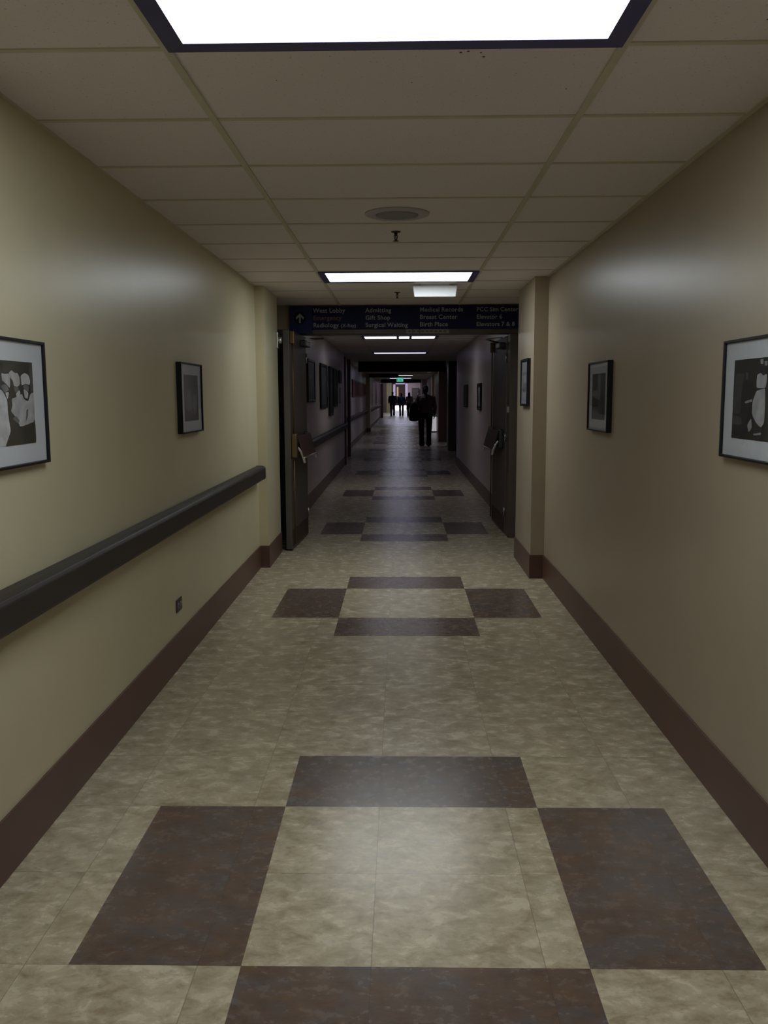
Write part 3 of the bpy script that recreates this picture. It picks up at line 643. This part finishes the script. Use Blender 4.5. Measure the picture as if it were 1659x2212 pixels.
# ------------------------------------------------------------------ people
SKIN = plain('skin', (0.34, 0.20, 0.14), 0.55)
def cloth(n, c): return plain(n, c, 0.85, var=0.12, scale=14, spec=0.2)
def remesh(mb, name, mat, parent, vox, smooth=4):
    o = mb.build(name, mat, parent)
    r = o.modifiers.new('r', 'REMESH'); r.mode = 'VOXEL'; r.voxel_size = vox; r.use_smooth_shade = True
    s = o.modifiers.new('s', 'SMOOTH'); s.iterations = smooth; s.factor = 0.5
    return bake(o)
def person(label, loc, h, tops, legs, hair_c, hair_style, stride, vox, arm_l=0.0, arm_r=0.0, wide=1.0, turn=0.0, shoe_c=(0.02, 0.02, 0.02), yoke=None):
    """figure seen from behind, facing +Y; x right"""
    t = thing('person', label, 'person', loc, turn)
    k = h / 1.75
    def V(x, y, z): return Vector((x * k, y * k, z * k))
    sh = 0.185 * wide; hip = 0.092 * wide
    J = {}
    for s, n, sg_ in ((-1, 'L', 1), (1, 'R', -1)):
        J['hip' + n] = V(s * hip, 0, 0.90); J['knee' + n] = V(s * hip * 0.95, 0.05 + 0.10 * stride * sg_, 0.49 + (0.0 if sg_ > 0 else 0.0))
        J['ank' + n] = V(s * hip * 0.85, 0.20 * stride * sg_ - (0.06 if sg_ < 0 else 0) * stride, 0.085 + (0.05 * stride if sg_ < 0 else 0))
        a = arm_l if s < 0 else arm_r
        J['sho' + n] = V(s * sh, -0.01, 1.39); J['elb' + n] = V(s * (sh + 0.050), -0.05 + 0.06 * a, 1.14); J['wri' + n] = V(s * (sh + 0.040), 0.03 + 0.16 * a, 0.90 + 0.06 * abs(a))
    def limbs(mb, e):
        for n in 'LR':
            mb.caps(J['hip' + n], J['knee' + n], (0.085 + e) * k, (0.056 + e) * k); mb.caps(J['knee' + n], J['ank' + n], (0.056 + e) * k, (0.038 + e) * k)
    b = MB(); limbs(b, 0)
    b.ell(V(0, 0, 0.95), (0.165 * k * wide, 0.115 * k, 0.12 * k)); b.ell(V(0, 0, 1.10), (0.14 * k * wide, 0.10 * k, 0.15 * k)); b.ell(V(0, 0, 1.28), (0.165 * k * wide, 0.115 * k, 0.17 * k))
    b.caps(V(-sh * 0.75, 0, 1.395), V(sh * 0.75, 0, 1.395), 0.055 * k, 0.055 * k)
    b.caps(V(0, -0.005, 1.42), V(0, 0.01, 1.56), 0.058 * k, 0.052 * k)
    b.ell(V(0, 0.012, 1.645), (0.074 * k, 0.092 * k, 0.108 * k)); b.ell(V(0, 0.045, 1.59), (0.052 * k, 0.055 * k, 0.06 * k))
    b.caps(V(0, 0.10, 1.645), V(0, 0.118, 1.618), 0.010 * k, 0.014 * k)          # nose
    b.caps(V(-0.022, 0.092, 1.585), V(0.022, 0.092, 1.585), 0.008 * k, 0.008 * k)  # mouth
    for s in (-1, 1):
        b.ell(V(s * 0.076, 0.005, 1.64), (0.010 * k, 0.020 * k, 0.032 * k)); b.ell(V(s * 0.032, 0.088, 1.655), (0.013 * k, 0.012 * k, 0.009 * k))
    for n, s in (('L', -1), ('R', 1)):
        b.caps(J['sho' + n], J['elb' + n], 0.050 * k, 0.040 * k); b.caps(J['elb' + n], J['wri' + n], 0.040 * k, 0.028 * k)
        w_ = J['wri' + n]; d = (J['wri' + n] - J['elb' + n]).normalized(); d = (d + Vector((0, 0.1, -0.8))).normalized()
        fwd = Vector((0, 1, 0)) - d * d.y; fwd.normalize(); side = Vector((-s, 0, 0))
        palm = w_ + d * 0.085 * k
        for o_ in (-0.025, 0, 0.025): b.caps(w_ + d * 0.01 * k, palm + fwd * o_ * k, 0.020 * k, 0.014 * k)
        for i, (o_, ln) in enumerate(((-0.036, 0.058), (-0.013, 0.074), (0.011, 0.080), (0.034, 0.072))):
            p0 = palm + fwd * o_ * k; p1 = p0 + (d * 0.55 * ln + side * 0.006) * k; p2 = p1 + (d * 0.38 * ln + side * 0.022) * k
            b.caps(p0, p1, 0.0095 * k, 0.009 * k); b.caps(p1, p2, 0.009 * k, 0.0075 * k)
        p0 = w_ + d * 0.03 * k + fwd * 0.025 * k; p1 = p0 + (d * 0.035 + fwd * 0.035) * k; p2 = p1 + (d * 0.035 + fwd * 0.008 + side * 0.01) * k
        b.caps(p0, p1, 0.013 * k, 0.011 * k); b.caps(p1, p2, 0.011 * k, 0.009 * k)
        a_ = J['ank' + n]; heel_up = a_.z - 0.085 * k
        b.caps(a_, a_ + Vector((0, 0.02 * k, -0.045 * k)), 0.036 * k, 0.036 * k); b.caps(a_ + Vector((0, -0.03 * k, -0.05 * k)), a_ + Vector((0, 0.14 * k, -0.055 * k - heel_up)), 0.032 * k, 0.026 * k)
    body = remesh(b, 'body', SKIN, t, vox, 3)
    # trousers
    p = MB(); limbs(p, 0.030)
    for n in 'LR': p.caps(J['knee' + n] * 0.45 + J['ank' + n] * 0.55, J['ank' + n] + Vector((0, -0.005 * k, -0.02 * k)), 0.076 * k, 0.086 * k)
    p.ell(V(0, -0.01, 0.95), (0.185 * k * wide, 0.135 * k, 0.13 * k)); p.ell(V(0, -0.035, 0.89), (0.17 * k * wide, 0.12 * k, 0.10 * k))
    remesh(p, 'trousers', legs, t, vox)
    # top
    s = MB()
    s.ell(V(0, -0.005, 1.00), (0.195 * k * wide, 0.145 * k, 0.12 * k)); s.caps(V(-0.07 * wide, 0, 0.93), V(0.07 * wide, 0, 0.93), 0.125 * k, 0.125 * k)
    s.ell(V(0, 0, 1.16), (0.18 * k * wide, 0.135 * k, 0.20 * k)); s.ell(V(0, -0.005, 1.31), (0.195 * k * wide, 0.14 * k, 0.17 * k))
    [s.caps(V(0, -0.005, 1.44), V(q_ * sh * 0.92, -0.005, 1.385), 0.075 * k, 0.068 * k) for q_ in (-1, 1)]; s.caps(V(0, 0, 1.42), V(0, 0.0, 1.485), 0.080 * k, 0.066 * k)
    for n in 'LR':
        s.caps(J['sho' + n], J['elb' + n], 0.068 * k, 0.060 * k); s.caps(J['elb' + n], J['elb' + n].lerp(J['wri' + n], 0.88), 0.060 * k, 0.046 * k)
    remesh(s, 'top', tops, t, vox)
    if yoke:
        yk = MB(); yk.caps(V(-0.11, -0.085, 1.40), V(0.11, -0.085, 1.40), 0.075 * k, 0.075 * k).caps(V(0, -0.11, 1.37), V(0, -0.125, 1.24), 0.085 * k, 0.045 * k)
        remesh(yk, 'shoulder_panel', yoke, t, vox)
    for n in 'LR':
        q = MB(); a_ = J['ank' + n]; up = a_.z - 0.085 * k
        q.caps(a_ + Vector((0, -0.035 * k, -0.038 * k)), a_ + Vector((0, 0.03 * k, -0.034 * k)), 0.045 * k, 0.045 * k).caps(a_ + Vector((0, 0.0, -0.05 * k)), a_ + Vector((0, 0.15 * k, -0.048 * k - up)), 0.042 * k, 0.036 * k)
        remesh(q, 'shoe', cloth('shoe_leather', shoe_c), t, vox, 2)
    hm = cloth('hair', hair_c); q = MB()
    q.ell(V(0, -0.012, 1.668), (0.086 * k, 0.094 * k, 0.098 * k)); q.ell(V(0, -0.045, 1.62), (0.080 * k, 0.064 * k, 0.105 * k)); q.ell(V(0, -0.05, 1.555), (0.062 * k, 0.045 * k, 0.07 * k))
    if hair_style == 'ponytail': q.ell(V(0.0, -0.115, 1.66), (0.03 * k, 0.035 * k, 0.03 * k)); q.caps(V(0.005, -0.135, 1.64), V(0.02, -0.165, 1.48), 0.030 * k, 0.038 * k); q.caps(V(0.02, -0.165, 1.48), V(0.035, -0.165, 1.30), 0.036 * k, 0.018 * k)
    if hair_style == 'long': q.caps(V(-0.04, -0.07, 1.60), V(-0.045, -0.125, 1.36), 0.062 * k, 0.05 * k); q.caps(V(0.04, -0.07, 1.60), V(0.045, -0.125, 1.36), 0.062 * k, 0.05 * k); q.caps(V(0, -0.08, 1.6), V(0, -0.135, 1.33), 0.06 * k, 0.045 * k)
    if hair_style == 'bun': q.ell(V(0, -0.12, 1.66), (0.045 * k, 0.045 * k, 0.045 * k))
    remesh(q, 'hair', hm, t, vox)
    return t, J, k
P_LOC = (0.74, 26.4, 0)
person('person in mauve sweater and dark trousers walking away with dark bag at one side', P_LOC, 1.79, cloth('mauve_knit', (0.15, 0.095, 0.095)), cloth('black_trousers', (0.012, 0.012, 0.016)), (0.02, 0.014, 0.012), 'ponytail', 0.55, 0.009, -0.5, 0.5, 1.25)
person('person in dark navy scrubs, one end of the three far walkers, by the yellow wall', (-0.60, 67.0, 0), 1.80, cloth('navy_scrub_top', (0.03, 0.035, 0.075)), cloth('navy_scrub_trousers', (0.03, 0.035, 0.075)), (0.015, 0.012, 0.012), 'short', 0.45, 0.014, 0.4, -0.4, 1.24)
person('person with bright blue shoulders and navy clothes, middle of the three far walkers', (0.06, 67.0, 0), 1.70, cloth('navy_top', (0.02, 0.035, 0.13)), cloth('navy_trousers', (0.02, 0.022, 0.06)), (0.09, 0.035, 0.02), 'bun', 0.4, 0.014, 0.3, -0.3, 1.2, shoe_c=(0.5, 0.5, 0.55), yoke=cloth('bright_blue_cloth', (0.10, 0.25, 0.75)))
person('person with long dark hair, grey top and black trousers among the three far walkers', (0.64, 66.2, 0), 1.74, cloth('taupe_knit', (0.16, 0.12, 0.12)), cloth('black_leggings', (0.012, 0.010, 0.012)), (0.02, 0.012, 0.010), 'long', 0.5, 0.014, 0.3, 0.3, 1.06, shoe_c=(0.5, 0.5, 0.5))
# shoulder bag of the nearest walker
bag = thing('shoulder_bag', 'big dark shoulder bag hanging at the side of the person in the mauve sweater', 'bag', (P_LOC[0] - 0.34, 26.17, 0))
bm_ = MB(); bm_.loft([[(x, y, z) for x, y in ((-w_, -d), (-w_ * 0.5, -d * 1.25), (w_ * 0.5, -d * 1.25), (w_, -d), (w_, d), (w_ * 0.5, d * 1.25), (-w_ * 0.5, d * 1.25), (-w_, d))] for w_, d, z in ((0.10, 0.10, 0.74), (0.155, 0.13, 0.79), (0.150, 0.14, 0.98), (0.125, 0.13, 1.16), (0.085, 0.10, 1.33))], smooth=True)
bb = bm_.build('pouch', cloth('black_bag_leather', (0.012, 0.012, 0.015)), bag); sd = bb.modifiers.new('sub', 'SUBSURF'); sd.levels = 2; sd.render_levels = 2
bs = MB(); pts = [(0.0, -0.11, 1.26), (0.04, -0.10, 1.36), (0.09, -0.045, 1.46), (0.125, 0.06, 1.555), (0.125, 0.17, 1.55), (0.10, 0.235, 1.46), (0.02, 0.15, 1.22)]
for a, b_ in zip(pts, pts[1:]): bs.tube(a, b_, 0.014, n=8)
bs.build('strap', cloth('pale_strap', (0.35, 0.31, 0.32)), bag)
